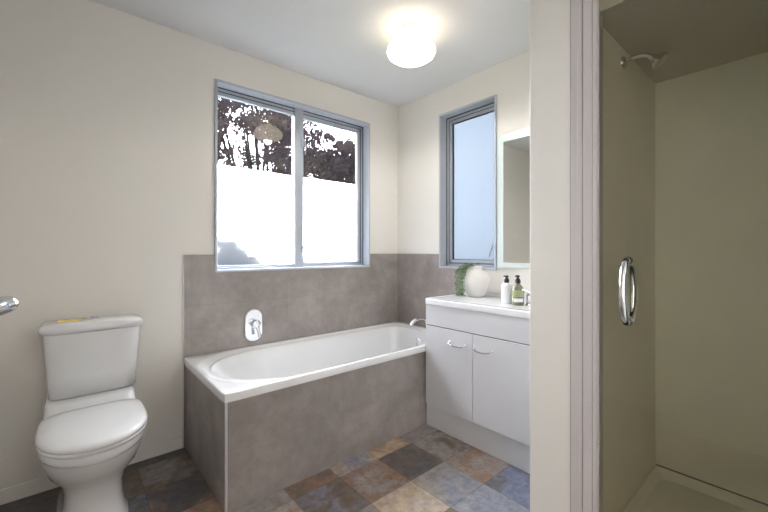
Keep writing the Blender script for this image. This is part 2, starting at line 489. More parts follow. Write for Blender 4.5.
# ------------------------------------------------------------------ windows
# window 1, in the back wall
def window_back():
    x0, x1, z0, z1 = W1
    yf = YB - .014; yo = YB + .062
    bm = NB(); t = .016
    for a in ((x0, x0 + t, z0, z1), (x1 - t, x1, z0, z1), (x0 + t, x1 - t, z0, z0 + t), (x0 + t, x1 - t, z1 - t, z1)):
        box(bm, a[0], a[1], yf, yo + .05, a[2], a[3], .0015, 1)
    root = struct('window_1', bm, 'liner', 'wide aluminium window over the bath, frosted lower half, trees outside', 'window')
    ix0, ix1, iz0, iz1 = x0 + t, x1 - t, z0 + t, z1 - t
    xm0, xm1 = 1.240, 1.308
    fr = NB(); f = .022
    for a in ((ix0, ix0 + f * .4, iz0, iz1), (ix1 - f, ix1, iz0, iz1), (ix0, ix1, iz0, iz0 + f * .55), (ix0, ix1, iz1 - f, iz1)):
        box(fr, a[0], a[1], yo, yo + .045, a[2], a[3], .002, 1)
    box(fr, xm0, xm1, yo - .010, yo + .045, iz0, iz1, .003, 2)
    struct('frame', fr, 'alu', parent=root)
    # dark gasket line around the opening
    g = NB()
    for a in ((ix0, ix1, iz1 - .007, iz1), (ix1 - .007, ix1, iz0, iz1)):
        box(g, a[0], a[1], yo - .003, yo + .002, a[2], a[3])
    for a in ((ix0 + .008, xm0, iz1 - f - .006, iz1 - f), (xm1, ix1 - f, iz1 - f - .006, iz1 - f), (ix1 - f - .006, ix1 - f, iz0, iz1 - f)):
        box(g, a[0], a[1], yo + .002, yo + .006, a[2], a[3])
    struct('gasket', g, 'seal', parent=root)
    # opening sash on the right
    s = NB(); sx0, sx1, sz0, sz1 = xm1 - .004, ix1 - f - .006, iz0 + .012, iz1 - f - .008
    w = .026
    for a in ((sx0, sx0 + .012, sz0, sz1), (sx1 - w, sx1, sz0, sz1), (sx0, sx1, sz0, sz0 + .022), (sx0, sx1, sz1 - w, sz1)):
        box(s, a[0], a[1], yo + .004, yo + .036, a[2], a[3], .002, 1)
    struct('sash', s, 'alu', parent=root)
    # left fixed light inner rails
    s = NB()
    box(s, ix0 + .008, xm0, yo + .006, yo + .034, iz0 + .010, iz0 + .024, .002, 1)
    box(s, ix0 + .008, xm0, yo + .006, yo + .034, iz1 - f - .026, iz1 - f - .006, .002, 1)
    struct('glazing_bead', s, 'alu', parent=root)
    yg = yo + .022
    zf = 1.685
    for (a, b, c, d) in ((ix0 + .008, xm0, iz0 + .022, iz1 - f - .02), (sx0 + .01, sx1 - w + .004, sz0 + .018, sz1 - w + .004)):
        struct('pane', box(NB(), a, b, yg, yg + .004, zf, d), 'glass', parent=root)
        pn = NB(); vs = [pn.verts.new(p) for p in ((a, yg + .002, c), (b, yg + .002, c), (b, yg + .002, zf), (a, yg + .002, zf))]; pn.faces.new(vs)
        struct('frosted_pane', pn, 'frost', parent=root)
    # latches on the mullion
    for zc, k in ((1.93, 1), (1.15, .55)):
        h = NB()
        box(h, xm1 - .022, xm1 - .004, yo - .022, yo - .010, zc - .04 * k, zc + .04 * k, .003, 2)
        tube(h, spline([(xm1 - .013, yo - .02, zc + .02 * k), (xm1 - .005, yo - .036, zc + .005), (xm1 + .002, yo - .038, zc - .05 * k), (xm1 + .001, yo - .034, zc - .09 * k)]), .0055, 8)
        struct('latch', h, 'alu', parent=root, smooth=True)
window_back()

def window_right():
    y0, y1, z0, z1 = W2
    xf = XR - .014; xo = XR + .062
    bm = NB(); t = .014
    for a in ((y0, y0 + t, z0, z1), (y1 - t, y1, z0, z1), (y0 + t, y1 - t, z0, z0 + t), (y0 + t, y1 - t, z1 - t, z1)):
        box(bm, xf, xo + .05, a[0], a[1], a[2], a[3], .0015, 1)
    root = struct('window_2', bm, 'liner', 'tall narrow frosted aluminium window beside the mirror', 'window')
    iy0, iy1, iz0, iz1 = y0 + t, y1 - t, z0 + t, z1 - t
    fr = NB(); f = .022
    for a in ((iy0, iy0 + f, iz0, iz1), (iy1 - f, iy1, iz0, iz1), (iy0, iy1, iz0, iz0 + f), (iy0, iy1, iz1 - f, iz1)):
        box(fr, xo, xo + .045, a[0], a[1], a[2], a[3], .002, 1)
    struct('frame', fr, 'alu', parent=root)
    g = NB(); q = f
    for a in ((iy1 - .007, iy1, iz0, iz1), (iy0, iy1 - .007, iz1 - .009, iz1)):
        box(g, xo - .003, xo + .002, a[0], a[1], a[2], a[3])
    for a in ((iy0 + q, iy1 - q, iz1 - q - .006, iz1 - q), (iy1 - q - .006, iy1 - q, iz0 + q, iz1 - q), (iy0 + q, iy1 - q, iz0 + q, iz0 + q + .005)):
        box(g, xo + .010, xo + .04, a[0], a[1], a[2], a[3])
    struct('gasket', g, 'seal', parent=root)
    s = NB(); w = .024
    a0, a1, b0, b1 = iy0 + q, iy1 - q - .006, iz0 + q + .005, iz1 - q - .006
    for a in ((a0, a0 + w, b0, b1), (a1 - w, a1, b0, b1), (a0, a1, b0, b0 + w), (a0, a1, b1 - w, b1)):
        box(s, xo + .004, xo + .036, a[0], a[1], a[2], a[3], .003, 2)
    struct('sash', s, 'alu', parent=root)
    g = NB(); c = w
    for a in ((a0 + c, a1 - c, b1 - c - .004, b1 - c), (a1 - c - .004, a1 - c, b0 + c, b1 - c), (a0 + c, a1 - c, b0 + c, b0 + c + .004)):
        box(g, xo + .008, xo + .03, a[0], a[1], a[2], a[3])
    struct('glazing_seal', g, 'seal', parent=root)
    xg = xo + .022
    pn = NB(); vs = [pn.verts.new(p) for p in ((xg, a0 + c, b0 + c), (xg, a1 - c, b0 + c), (xg, a1 - c, b1 - c), (xg, a0 + c, b1 - c))]; pn.faces.new(vs[::-1])
    struct('frosted_pane', pn, 'frost2', parent=root)
    h = NB()
    tube(h, spline([(xo - .004, iy0 + .028, iz0 + .19), (xo - .028, iy0 + .045, iz0 + .15), (xo - .030, iy0 + .07, iz0 + .075)]), .0045, 8)
    box(h, xo - .014, xo, iy0 + .015, iy0 + .035, iz0 + .15, iz0 + .22, .003, 2)
    struct('latch', h, 'alu', parent=root, smooth=True)
window_right()

# ------------------------------------------------------------------ bath
BX0, BX1, BY0, BY1 = 0.505, 2.195, 1.631, 2.3605
bath = thing('bathtub', 'white bathtub with taupe tiled surround under the large window', 'bathtub', (BX0, BY0, 0))
R = []
cy = 2.0
e = .003
R.append(ring(BX0 + .02, BX1, BY0 + .02, BY1, .484, 90, 90, .98, cy))
R.append(ring(BX0, BX1, BY0, BY1, .484, 90, 90, .98, cy))
R.append(ring(BX0, BX1, BY0, BY1, .516, 90, 90, .98, cy))
R.append(ring(BX0 + .002, BX1, BY0 + .002, BY1, .5205, 80, 80, .98, cy))
R.append(ring(BX0 + .006, BX1 - .003, BY0 + .006, BY1 - .003, .522, 60, 60, .98, cy))
R.append(ring(.514, 2.150, 1.652, 2.338, .522, 3.0, 14, .98, cy))
R.append(ring(.520, 2.140, 1.657, 2.334, .519, 2.8, 13, .98, cy))
R.append(ring(.533, 2.125, 1.666, 2.328, .508, 2.45, 12, .98, cy))
R.append(ring(.550, 2.112, 1.673, 2.322, .503, 2.25, 11, .98, cy))
R.append(ring(.560, 2.106, 1.677, 2.318, .5045, 2.2, 10, .98, cy))
R.append(ring(.566, 2.102, 1.681, 2.314, .509, 2.2, 10, .98, cy))
R.append(ring(.574, 2.098, 1.687, 2.309, .509, 2.2, 10, .98, cy))
R.append(ring(.586, 2.092, 1.695, 2.300, .500, 2.2, 10, .98, cy))
R.append(ring(.620, 2.080, 1.710, 2.285, .45, 2.2, 9, .99, cy))
R.append(ring(.710, 2.068, 1.726, 2.270, .34, 2.2, 8, 1.03, cy))
R.append(ring(.820, 2.050, 1.742, 2.254, .22, 2.3, 7, 1.08, cy))
R.append(ring(.900, 2.165, 1.770, 2.226, .155, 2.4, 6, 1.12, cy))
R.append(ring(1.00, 1.960, 1.830, 2.170, .125, 2.5, 5, 1.20, cy))
bm = NB(); loft(bm, R, cap0=False, cap1=True)
obj('tub', bm, 'acrylic', bath, smooth=True, angle=50)
obj('front_panel', box(NB(), BX0 + .012, 1.782, BY0 + .010, BY0 + .022, 0, .484), 'panel_x', bath)
obj('end_panel', box(NB(), BX0 + .010, BX0 + .022, BY0 + .012, YB - .008, 0, .484), 'panel_y', bath)
bm = NB(); box(bm, BX0 + .007, BX0 + .017, BY0 + .007, BY0 + .017, 0, .484, .002, 2)
obj('corner_trim', bm, 'trim', bath)
bm = NB(); lathe(bm, [(0.0, 0), (.030, 0), (.031, .004), (.026, .009), (.012, .011), (0, .011)], n=24)
bm.transform(Matrix.Translation((2.083, 2.0, .42)) @ Matrix.Rotation(-math.pi / 2, 4, 'Y'))
obj('overflow', bm, 'chrome', bath, smooth=True)
bm = NB(); lathe(bm, [(0, 0), (.032, 0), (.034, .003), (.02, .006), (0, .007)], 1.78, 2.0, .125, 24)
obj('drain', bm, 'chrome', bath, smooth=True)

# bath spout, standing on the far deck
sp = thing('bath_spout', 'curved chrome spout at the far end of the bath', 'tap', (2.165, 1.985, .522))
bm = NB(); lathe(bm, [(0, 0), (.024, 0), (.024, .006), (.016, .014), (.014, .03), (0, .03)], 2.165, 1.985, .521, 24)
obj('base', bm, 'chrome', sp, smooth=True)
bm = NB(); tube(bm, spline([(2.165, 1.985, .54), (2.160, 1.987, .580), (2.125, 1.99, .606), (2.07, 1.995, .608), (2.02, 2.0, .590), (1.995, 2.0, .562)], 7), .0140, 14)
obj('spout', bm, 'chrome', sp, smooth=True)

# wall mixer
mxr = thing('bath_mixer', 'oval chrome bath mixer with lever on the tiled wall', 'tap', (.93, YB - .008, .655))
cxm, czm = .914, .655
def stadium(cx, cz, w, h, y, n=40):
    out = []
    for i in range(n):
        th = 2 * math.pi * i / n
        c, s = math.cos(th), math.sin(th)
        out.append(Vector((cx + w / 2 * c, y, cz + (h / 2 - w / 2) * (1 if s > 1e-9 else -1 if s < -1e-9 else 0) + w / 2 * s)))
    return out
bm = NB(); yw = YB - .008
loft(bm, [stadium(cxm, czm, .120, .214, yw), stadium(cxm, czm, .120, .214, yw - .004), stadium(cxm, czm, .108, .202, yw - .011), stadium(cxm, czm, .096, .189, yw - .011)])
obj('wall_plate', bm, 'chrome', mxr, smooth=True)
bm = NB(); lathe(bm, [(0, 0), (.030, 0), (.030, .03), (.026, .045), (.014, .052), (0, .053)], n=28)
bm.transform(Matrix.Translation((cxm, yw - .010, czm + .012)) @ Matrix.Rotation(math.pi / 2, 4, 'X'))
obj('valve_body', bm, 'chrome', mxr, smooth=True)
bm = NB(); tube(bm, [(cxm, yw - .045, czm + .016), (cxm + .004, yw - .055, czm - .005), (cxm + .010, yw - .063, czm - .035), (cxm + .016, yw - .066, czm - .068)], [.012, .011, .009, .010], 12)
obj('lever', bm, 'chrome', mxr, smooth=True)

# ------------------------------------------------------------------ vanity
VX, VY0, VY1 = 1.757, .727, 1.624
VB = XR - .010
van = thing('vanity_cabinet', 'white two door vanity cabinet between the bath and the short wall', 'cabinet', (VX, (VY0 + VY1) / 2, 0))
obj('body', box(NB(), VX + .018, VB, VY0, VY1, .150, .775), 'cab', van)
obj('toe_kick', box(NB(), VX + .026, VB, VY0, 1.640, 0, .149), 'cab', van)
ys = 1.262
bm = NB(); box(bm, VX, VX + .0175, VY0 + .002, VY1, .664, .794, .0015, 1)
obj('top_rail', bm, 'cab', van)
obj('shadow_gap', box(NB(), VX + .008, VX + .0178, VY0 + .002, VY1 - .003, .652, .666), 'dark', van)
for a, b, hy in ((ys + .0015, VY1, 1.368), (VY0 + .020, ys - .0015, 1.187)):
    bm = NB(); box(bm, VX, VX + .0175, a, b, .152, .658, .0015, 1)
    d = obj('door', bm, 'cab', van)
    bm = NB()
    hl = .056; z = .580
    pts = spline([(VX - .001, hy + hl, z + .004), (VX - .020, hy + hl - .003, z + .002), (VX - .028, hy + hl - .02, z - .003), (VX - .030, hy, z - .007), (VX - .028, hy - hl + .02, z - .003), (VX - .020, hy - hl + .003, z + .002), (VX - .001, hy - hl, z + .004)], 6)
    tube(bm, pts, .0050, 10)
    for s in (-1, 1):
        t = bmesh.new(); lathe(t, [(0, 0), (.0075, 0), (.0075, .004), (.004, .008), (0, .008)], n=16)
        merge(bm, t, Matrix.Translation((VX, hy + s * hl, z + .004)) @ Matrix.Rotation(-math.pi / 2, 4, 'Y'))
    obj('door_handle', bm, 'chrome', d, smooth=True)

# worktop with moulded basin
ZT = .831
bx, by_ = 1.955, .865
bm = NB()
Rr = [ring(VX + .016, VB, VY0, VY1 - .004, .776, 80, 80, bx, by_),
      ring(VX + .014, VB, VY0, VY1 - .002, .791, 80, 80, bx, by_),
      ring(VX - .008, VB, VY0, VY1 + .002, .796, 80, 80, bx, by_),
      ring(VX - .009, VB, VY0, VY1 + .003, .798, 80, 80, bx, by_),
      ring(VX - .009, VB, VY0, VY1 + .003, .826, 80, 80, bx, by_),
      ring(VX - .005, VB, VY0, VY1 - .001, .832, 80, 70, bx, by_),
      ring(VX + .004, VB, VY0, VY1 - .008, .830, 60, 60, bx, by_),
      ring(bx - .148, bx + .138, by_ - .128, by_ + .135, .830, 2.3, 2.3, bx, by_),
      ring(bx - .142, bx + .132, by_ - .122, by_ + .128, .824, 2.3, 2.3, bx, by_),
      ring(bx - .125, bx + .118, by_ - .108, by_ + .112, .775, 2.2, 2.2, bx, by_),
      ring(bx - .085, bx + .085, by_ - .08, by_ + .08, .725, 2.1, 2.1, bx, by_),
      ring(bx - .03, bx + .03, by_ - .03, by_ + .03, .712, 2, 2, bx, by_)]
loft(bm, Rr)
wt = obj('washbasin', bm, 'top', None, smooth=True, angle=14, loc=(VX, VY0, .776))
tag(wt, 'white moulded vanity top with basin resting on the white cabinet', 'washbasin')
bm = NB(); box(bm, VB - .016, VB, VY0, VY1 + .006, .828, .866, .004, 3)
obj('upstand', bm, 'top', wt, smooth=True)
bm = NB(); lathe(bm, [(0, 0), (.02, 0), (.021, .003), (0, .005)], bx, by_, .712, 20)
obj('drain', bm, 'chrome', wt, smooth=True)

tap = thing('basin_mixer_tap', 'chrome basin mixer tap beside the green soap bottle', 'tap', (1.955, 1.020, ZT))
bm = NB(); lathe(bm, [(0, 0), (.024, 0), (.024, .006), (.019, .012), (.018, .05), (.020, .056), (.015, .066), (0, .068)], 1.955, 1.020, ZT - .001, 24)
obj('body', bm, 'chrome', tap, smooth=True)
bm = NB(); tube(bm, spline([(1.955, 1.012, .866), (1.950, .975, .874), (1.947, .935, .866), (1.947, .922, .850)], 6), [.012] * 18 + [.011], 12)
obj('spout', bm, 'chrome', tap, smooth=True)
bm = NB(); tube(bm, spline([(1.955, 1.020, .895), (1.950, 1.028, .908), (1.932, 1.040, .918), (1.915, 1.050, .920)], 5), .006, 10)
obj('lever', bm, 'chrome', tap, smooth=True)

# ------------------------------------------------------------------ mirror
MY0, MY1, MZ0, MZ1 = .800, 1.369, 1.026, 1.912
mir = thing('wall_mirror', 'rectangular mirror with pale frosted border above the vanity', 'mirror', (XR, (MY0 + MY1) / 2, MZ0))
obj('border', box(NB(), XR - .018, XR, MY0, MY1, MZ0, MZ1, .002, 1), 'mirror_edge', mir)
obj('mirror_glass', box(NB(), XR - .020, XR - .0185, MY0 + .045, MY1 - .045, MZ0 + .034, MZ1 - .055), 'mirror', mir)

# ------------------------------------------------------------------ things on the vanity
vx, vy = 2.085, 1.470
prof = [(0, 0), (.046, 0), (.050, .004), (.066, .035), (.080, .08), (.085, .115), (.082, .145), (.068, .170), (.046, .184), (.040, .190), (.038, .202), (.042, .212), (.040, .214), (.033, .206), (.033, .19), (.055, .16), (0, .15)]
vase = obj('vase', lathe(NB(), [(a * 1.05, b * .95) for a, b in prof], vx, vy, ZT, 40), 'vase', None, smooth=True, angle=60, loc=(vx, vy, ZT))
tag(vase, 'rounded cream stoneware vase on the vanity top below the narrow window', 'vase')

pl = thing('trailing_plant', 'green trailing plant spilling from the cream vase', 'plant', (vx, vy, ZT + .16))
stem = NB(); leaves = NB()
rp = random.Random(11)
def leaf(bm, p, d, s):
    d = Vector(d).normalized(); a = d.cross(Vector((rp.uniform(-1, 1), rp.uniform(-1, 1), rp.uniform(-1, 1)))).normalized(); n = d.cross(a)
    c = [p, p + d * s * .5 + a * s * .38 + n * s * .12, p + d * s, p + d * s * .5 - a * s * .38 + n * s * .12, p + d * s * .5 - n * s * .16]
    v = [bm.verts.new(q) for q in c]
    for f in ((0, 1, 4), (1, 2, 4), (2, 3, 4), (3, 0, 4), (0, 3, 1), (1, 3, 2)):
        bm.faces.new([v[k] for k in f])
strands = [(139, .128, .20, 1), (132, .118, .17, 0), (146, .134, .15, 0), (125, .110, .21, 1), (150, .112, .21, 0), (156, .100, .215, 0), (160, .098, .19, 0), (166, .095, .22, 0), (153, .098, .12, 0), (118, .10, .21, 1), (141, .09, .05, 0), (155, .085, .04, 0)]
for deg, rr, L, trail in strands:
    # strands arch out of the mouth, then hang down the side of the vase
    ang = math.radians(deg); dx, dy = math.cos(ang), math.sin(ang)
    top = ZT + .204 + rp.uniform(0, .012)
    at_ = lambda r_, z_: (vx + dx * r_, vy + dy * r_, z_)
    pts = [at_(.012, ZT + .185), at_(.030, top), at_(rr * .66, top - .004), at_(rr, top - .040)]
    zb = max(ZT + .010, top - .04 - L)
    pts += [at_(rr + .004, (top - .04 + zb) / 2), at_(rr - .004, zb)]
    if trail:
        pts += [(vx + dx * rr + .03, min(vy + dy * rr + .03, 1.60), ZT + .007), (vx + rp.uniform(-.06, .06), rp.uniform(1.595, 1.615), ZT + .007)]
    sp_ = spline(pts, 7)
    tube(stem, sp_, .0014, 5)
    for p in sp_[3::2]:
        for _ in range(2):
            d = Vector((rp.uniform(-1, 1), rp.uniform(-1, 1), rp.uniform(-.8, .5)))
            s = rp.uniform(.012, .019)
            if p.z + min(0, d.normalized().z) * s < ZT + .004: d.z = abs(d.z) * .4; s *= .7
            leaf(leaves, p, d, s)
for k in range(14):   # short sprigs on the far side of the mouth
    p = Vector((vx + rp.uniform(-.02, .02), vy - rp.uniform(.0, .03), ZT + .216))
    for _ in range(6): leaf(leaves, p, (rp.uniform(-1, 1), rp.uniform(-1, 1), rp.uniform(.1, .8)), .013)
# low shoots lying along the top towards the window wall end
obj('stems', stem, 'stem', pl)
obj('leaves', leaves, 'leaf', pl)

def pump(bm, x, y, z, s=1.0, ang=2.4):
    lathe(bm, [(a_ * s, b_ * s) for a_, b_ in [(0, 0), (.0145, 0), (.0145, .016), (.010, .024), (.007, .027), (.007, .031), (.0105, .032), (.0095, .041), (0, .042)]], x, y, z, 18)
    c, q = math.cos(ang), math.sin(ang)
    tube(bm, [(x, y, z + .039 * s), (x + c * .012 * s, y + q * .012 * s, z + .038 * s), (x + c * .018 * s, y + q * .018 * s, z + .035 * s)], [.0045 * s, .004 * s, .003 * s], 8)
wbx, wby = 1.935, 1.152
b1 = obj('lotion_bottle', lathe(NB(), [(0, 0), (.026, 0), (.029, .004), (.029, .100), (.027, .110), (.016, .119), (.011, .122), (0, .122)], wbx, wby, ZT, 32), 'wplastic', None, smooth=True, angle=45, loc=(wbx, wby, ZT))
tag(b1, 'white pump bottle with black pump on the vanity top', 'bottle')
bm = NB(); pump(bm, wbx, wby, ZT + .121); obj('pump', bm, 'black', b1, smooth=True)
gx, gy = 1.928, 1.078
b2 = obj('soap_bottle', lathe(NB(), [(0, 0), (.030, 0), (.034, .004), (.0345, .080), (.031, .096), (.022, .110), (.013, .118), (.011, .124), (0, .124)], gx, gy, ZT, 32), 'green', None, smooth=True, angle=45, loc=(gx, gy, ZT))
tag(b2, 'olive green pump bottle with black pump beside the tap', 'bottle')
bm = NB(); pump(bm, gx, gy, ZT + .123, 1.08, 2.9); obj('pump', bm, 'black', b2, smooth=True)
def label_wrap(x, y, r, z0, z1, a0, a1, n=14):
    bm = NB(); rows = []
    for z in (z0, z1):
        rows.append([bm.verts.new((x + r * math.cos(a0 + (a1 - a0) * i / n), y + r * math.sin(a0 + (a1 - a0) * i / n), z)) for i in range(n + 1)])
    for i in range(n): bm.faces.new((rows[0][i], rows[0][i + 1], rows[1][i + 1], rows[1][i]))
    return bm
la = math.atan2(-gy, -gx)
obj('label', label_wrap(gx, gy, .0351, ZT + .048, ZT + .086, la - 1.0, la + 1.0), 'label_g', b2)['label'] = 'pale green paper label'
obj('label', label_wrap(gx, gy, .0351, ZT + .020, ZT + .040, la - .7, la + .9), 'label_w', b2)['label'] = 'small white lower label'

# ------------------------------------------------------------------ ceiling lamp
lx, ly = 1.475, 1.475
lamp = thing('ceiling_lamp', 'round white glass ceiling lamp, switched on', 'ceiling light', (lx, ly, ZC))
bm = NB(); lathe(bm, [(0, 0), (.055, 0), (.055, -.010), (.036, -.022), (.034, -.040), (0, -.040)], lx, ly, ZC, 32)
obj('fitter', bm, 'lampmetal', lamp, smooth=True)
bm = NB(); lathe(bm, [(.030, -.034), (.040, -.040), (.075, -.058), (.112, -.086), (.134, -.118), (.138, -.138), (.130, -.155), (.105, -.172), (.06, -.184), (0, -.188)], lx, ly, ZC, 48)
obj('glass_shade', bm, 'shade', lamp, smooth=True, angle=60)
ld = bpy.data.lights.new('lamp_glow', 'SPOT'); ld.spot_size = math.radians(168); ld.spot_blend = .35; ld.shadow_soft_size = .035; ld.energy = 12; ld.color = (1.0, .95, .89)
lo_ = bpy.data.objects.new('lamp_glow', ld); COL.objects.link(lo_); lo_.parent = lamp; lo_.location = (0, 0, -.195)

# ------------------------------------------------------------------ toilet
tx = .084
tw = thing('toilet', 'white close coupled toilet with closed lid', 'toilet', (tx, 2.1, 0))
TF = 1.660
def tr(hw, yf, yb, z, nf=2.3, nb=8, cy=None):
    cy = cy or (yf + yb) / 2
    n = 64; out = []
    for i in range(n):
        th = 2 * math.pi * i / n
        c, s = math.cos(th), math.sin(th)
        e = nb if s > 0 else nf
        r = 1 / (abs(c) ** e + abs(s) ** e) ** (1 / e)
        out.append(Vector((tx + r * c * hw, cy + r * s * ((yb - cy) if s > 0 else (cy - yf)), z)))
    return out
bm = NB()
loft(bm, [tr(.122, 1.835, 2.33, 0, 3, 8, 2.05), tr(.120, 1.838, 2.33, .012, 3, 8, 2.05), tr(.108, 1.86, 2.32, .035, 3, 8, 2.05), tr(.100, 1.872, 2.31, .10, 2.8, 7, 2.03), tr(.100, 1.868, 2.31, .165, 2.6, 6, 2.0),
          tr(.116, 1.835, 2.31, .215, 2.3, 5, 1.98), tr(.146, 1.775, 2.31, .265, 2.1, 4, 1.95), tr(.160, 1.728, 2.31, .315, 2.05, 4, 1.93), tr(.166, 1.708, 2.315, .350, 2.05, 4, 1.92),
          tr(.167, 1.703, 2.32, .362, 2.05, 4, 1.92), tr(.170, 1.684, 2.32, .368, 2.05, 4, 1.92), tr(.172, 1.681, 2.32, .376, 2.05, 4, 1.92), tr(.172, 1.681, 2.32, .396, 2.05, 4, 1.92), tr(.172, 1.688, 2.31, .402, 2.05, 4, 1.92)])
obj('pan', bm, 'ceramic', tw, smooth=True, angle=50)
bm = NB()
loft(bm, [tr(.166, 2.06, 2.345, .34, 6, 8), tr(.170, 2.06, 2.345, .40, 6, 8), tr(.166, 2.075, 2.345, .425, 6, 8), tr(.163, 2.12, 2.345, .458, 6, 8), tr(.158, 2.13, 2.34, .464, 6, 8)])
obj('cistern_deck', bm, 'ceramic', tw, smooth=True, angle=50)
bm = NB()
loft(bm, [tr(.172, 1.680, 2.085, .402, 2.15, 5, 1.90), tr(.174, 1.672, 2.09, .406, 2.15, 5, 1.90), tr(.176, 1.670, 2.09, .414, 2.15, 5, 1.90), tr(.172, 1.676, 2.085, .420, 2.15, 5, 1.90)])
obj('seat', bm, 'seatp', tw, smooth=True, angle=50)
bm = NB()
loft(bm, [tr(.174, 1.672, 2.09, .4215, 2.15, 5, 1.90), tr(.176, 1.665, 2.095, .425, 2.15, 5, 1.90), tr(.178, 1.663, 2.097, .434, 2.15, 5, 1.90), tr(.174, 1.668, 2.094, .442, 2.15, 5, 1.90), tr(.168, 1.683, 2.085, .448, 2.15, 5, 1.90), tr(.12, 1.75, 2.05, .452, 2.15, 4, 1.90), tr(.05, 1.84, 1.98, .4535, 2.1, 3, 1.90)])
obj('lid', bm, 'seatp', tw, smooth=True, angle=60)
tx = .096
# cistern
bm = NB()
cy0, cy1 = 2.170, 2.352
loft(bm, [tr(.159, cy0 + .025, cy1, .466, 5, 9), tr(.165, cy0 + .018, cy1, .472, 5, 9), tr(.170, cy0 + .010, cy1, .56, 5, 9), tr(.177, cy0 + .004, cy1, .68, 5, 9), tr(.181, cy0, cy1, .765, 5, 9)])
obj('cistern', bm, 'ceramic', tw, smooth=True, angle=50)
bm = NB()
loft(bm, [tr(.184, cy0 - .004, cy1 + .004, .763, 5, 9), tr(.191, cy0 - .011, cy1 + .006, .767, 5, 9), tr(.196, cy0 - .016, cy1 + .006, .780, 6, 9), tr(.194, cy0 - .014, cy1 + .005, .791, 6, 9), tr(.188, cy0 - .008, cy1 + .002, .799, 6, 9), tr(.172, cy0 + .010, cy1 - .010, .806, 5, 8), tr(.14, cy0 + .04, cy1 - .04, .810, 4, 7)])
obj('cistern_lid', bm, 'ceramic', tw, smooth=True, angle=60)
bm = NB(); lathe(bm, [(0, 0), (.032, 0), (.032, .005), (.028, .009), (.016, .0095), (.015, .007), (0, .007)], tx - .002, 2.262, .809, 28, 1, .75)
obj('flush_button', bm, 'chrome', tw, smooth=True)
bm = NB(); box(bm, tx - .132, tx - .048, 2.235, 2.290, .8085, .8115)
obj('sticker', bm, 'yellow', tw)['label'] = 'yellow water saving sticker'

# ------------------------------------------------------------------ shower
sh = thing('shower_enclosure', 'shower enclosure with tinted glass door right of the short wall', 'shower', (SX, .1, 0))
SZ = 1.962
SY0 = YF + .02
bm = NB(); box(bm, SX + .045, XR - .001, NY0, NY0 + .005, .05, SZ)
obj('side_lining', bm, 'shliner', sh)
obj('back_lining', box(NB(), XR - .006, XR, SY0, NY0, .05, SZ), 'shliner', sh)
obj('far_lining', box(NB(), SX + .045, XR, SY0 - .006, SY0, .05, SZ), 'shliner', sh)
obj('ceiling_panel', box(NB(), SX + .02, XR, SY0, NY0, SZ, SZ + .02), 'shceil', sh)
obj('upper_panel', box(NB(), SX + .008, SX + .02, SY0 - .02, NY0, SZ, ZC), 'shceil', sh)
bm = NB()
loft(bm, [ring(SX, XR - .006, SY0, NY0, 0, 90, 90, n=64), ring(SX, XR - .006, SY0, NY0, .080, 90, 90, n=64), ring(SX + .05, XR - .010, SY0 + .004, NY0 - .004, .082, 70, 70, n=64), ring(SX + .075, XR - .035, SY0 + .03, NY0 - .03, .045, 20, 20, n=64), ring(SX + .3, XR - .3, SY0 + .25, NY0 - .25, .040, 6, 6, n=64)])
obj('tray', bm, 'shliner', sh, smooth=True, angle=40)
bm = NB(); box(bm, XR - .011, XR - .006, SY0, NY0 - .005, .081, .0865)
obj('sealant', bm, 'shseal', sh)
# frame jamb against the nib wall: stepped extrusion
bm = NB()
J = [(.5625, .539, .012), (.536, .520, .024), (.516, .487, .025), (.484, .472, .027)]
for a, b, d in J:
    box(bm, SX - d, SX + .035 if a < .5 else SX, b, a, 0, 2.16, .0015, 1)
obj('jamb', bm, 'jamb', sh)
bm = NB()
box(bm, SX - .006, SX, .5625, .567, 0, 2.16); box(bm, SX - .010, SX, .536, .539, 0, 2.16); box(bm, SX - .020, SX, .516, .520, 0, 2.16); box(bm, SX - .022, SX, .484, .487, 0, 2.16)
obj('seal_strip', bm, 'groove', sh)
bm = NB(); box(bm, SX - .026, SX + .035, SY0, .472, 2.06, 2.10, .003, 2)
obj('top_rail', bm, 'jamb', sh)
bm = NB(); box(bm, SX - .020, SX + .03, SY0, .472, .082, .115, .003, 2)
obj('bottom_rail', bm, 'jamb', sh)
bm = NB(); box(bm, SX - .026, SX + .035, SY0, SY0 + .035, .115, 2.06, .003, 2)
obj('jamb', bm, 'jamb', sh)
bm = NB(); box(bm, SX - .003, SX + .003, SY0 + .036, .471, .116, 2.059)
gd = obj('glass_door', bm, 'shglass', sh)
hy = .387
for s in (-1, 1):
    pts = []
    for i in range(25):
        th = -math.pi / 2 + math.pi * i / 24
        pts.append((SX + s * (.004 + .050 * math.cos(th) ** .8), hy, 1.004 + .101 * math.sin(th)))
    bm = NB(); tube(bm, pts, .0108, 14)
    for q in (-1, 1):
        t = bmesh.new(); lathe(t, [(0, 0), (.013, 0), (.013, .004), (.0095, .010), (0, .010)], n=20)
        merge(bm, t, Matrix.Translation((SX + s * .003, hy, 1.004 + q * .101)) @ Matrix.Rotation(s * math.pi / 2, 4, 'Y'))
    obj('handle', bm, 'chrome', gd, smooth=True)

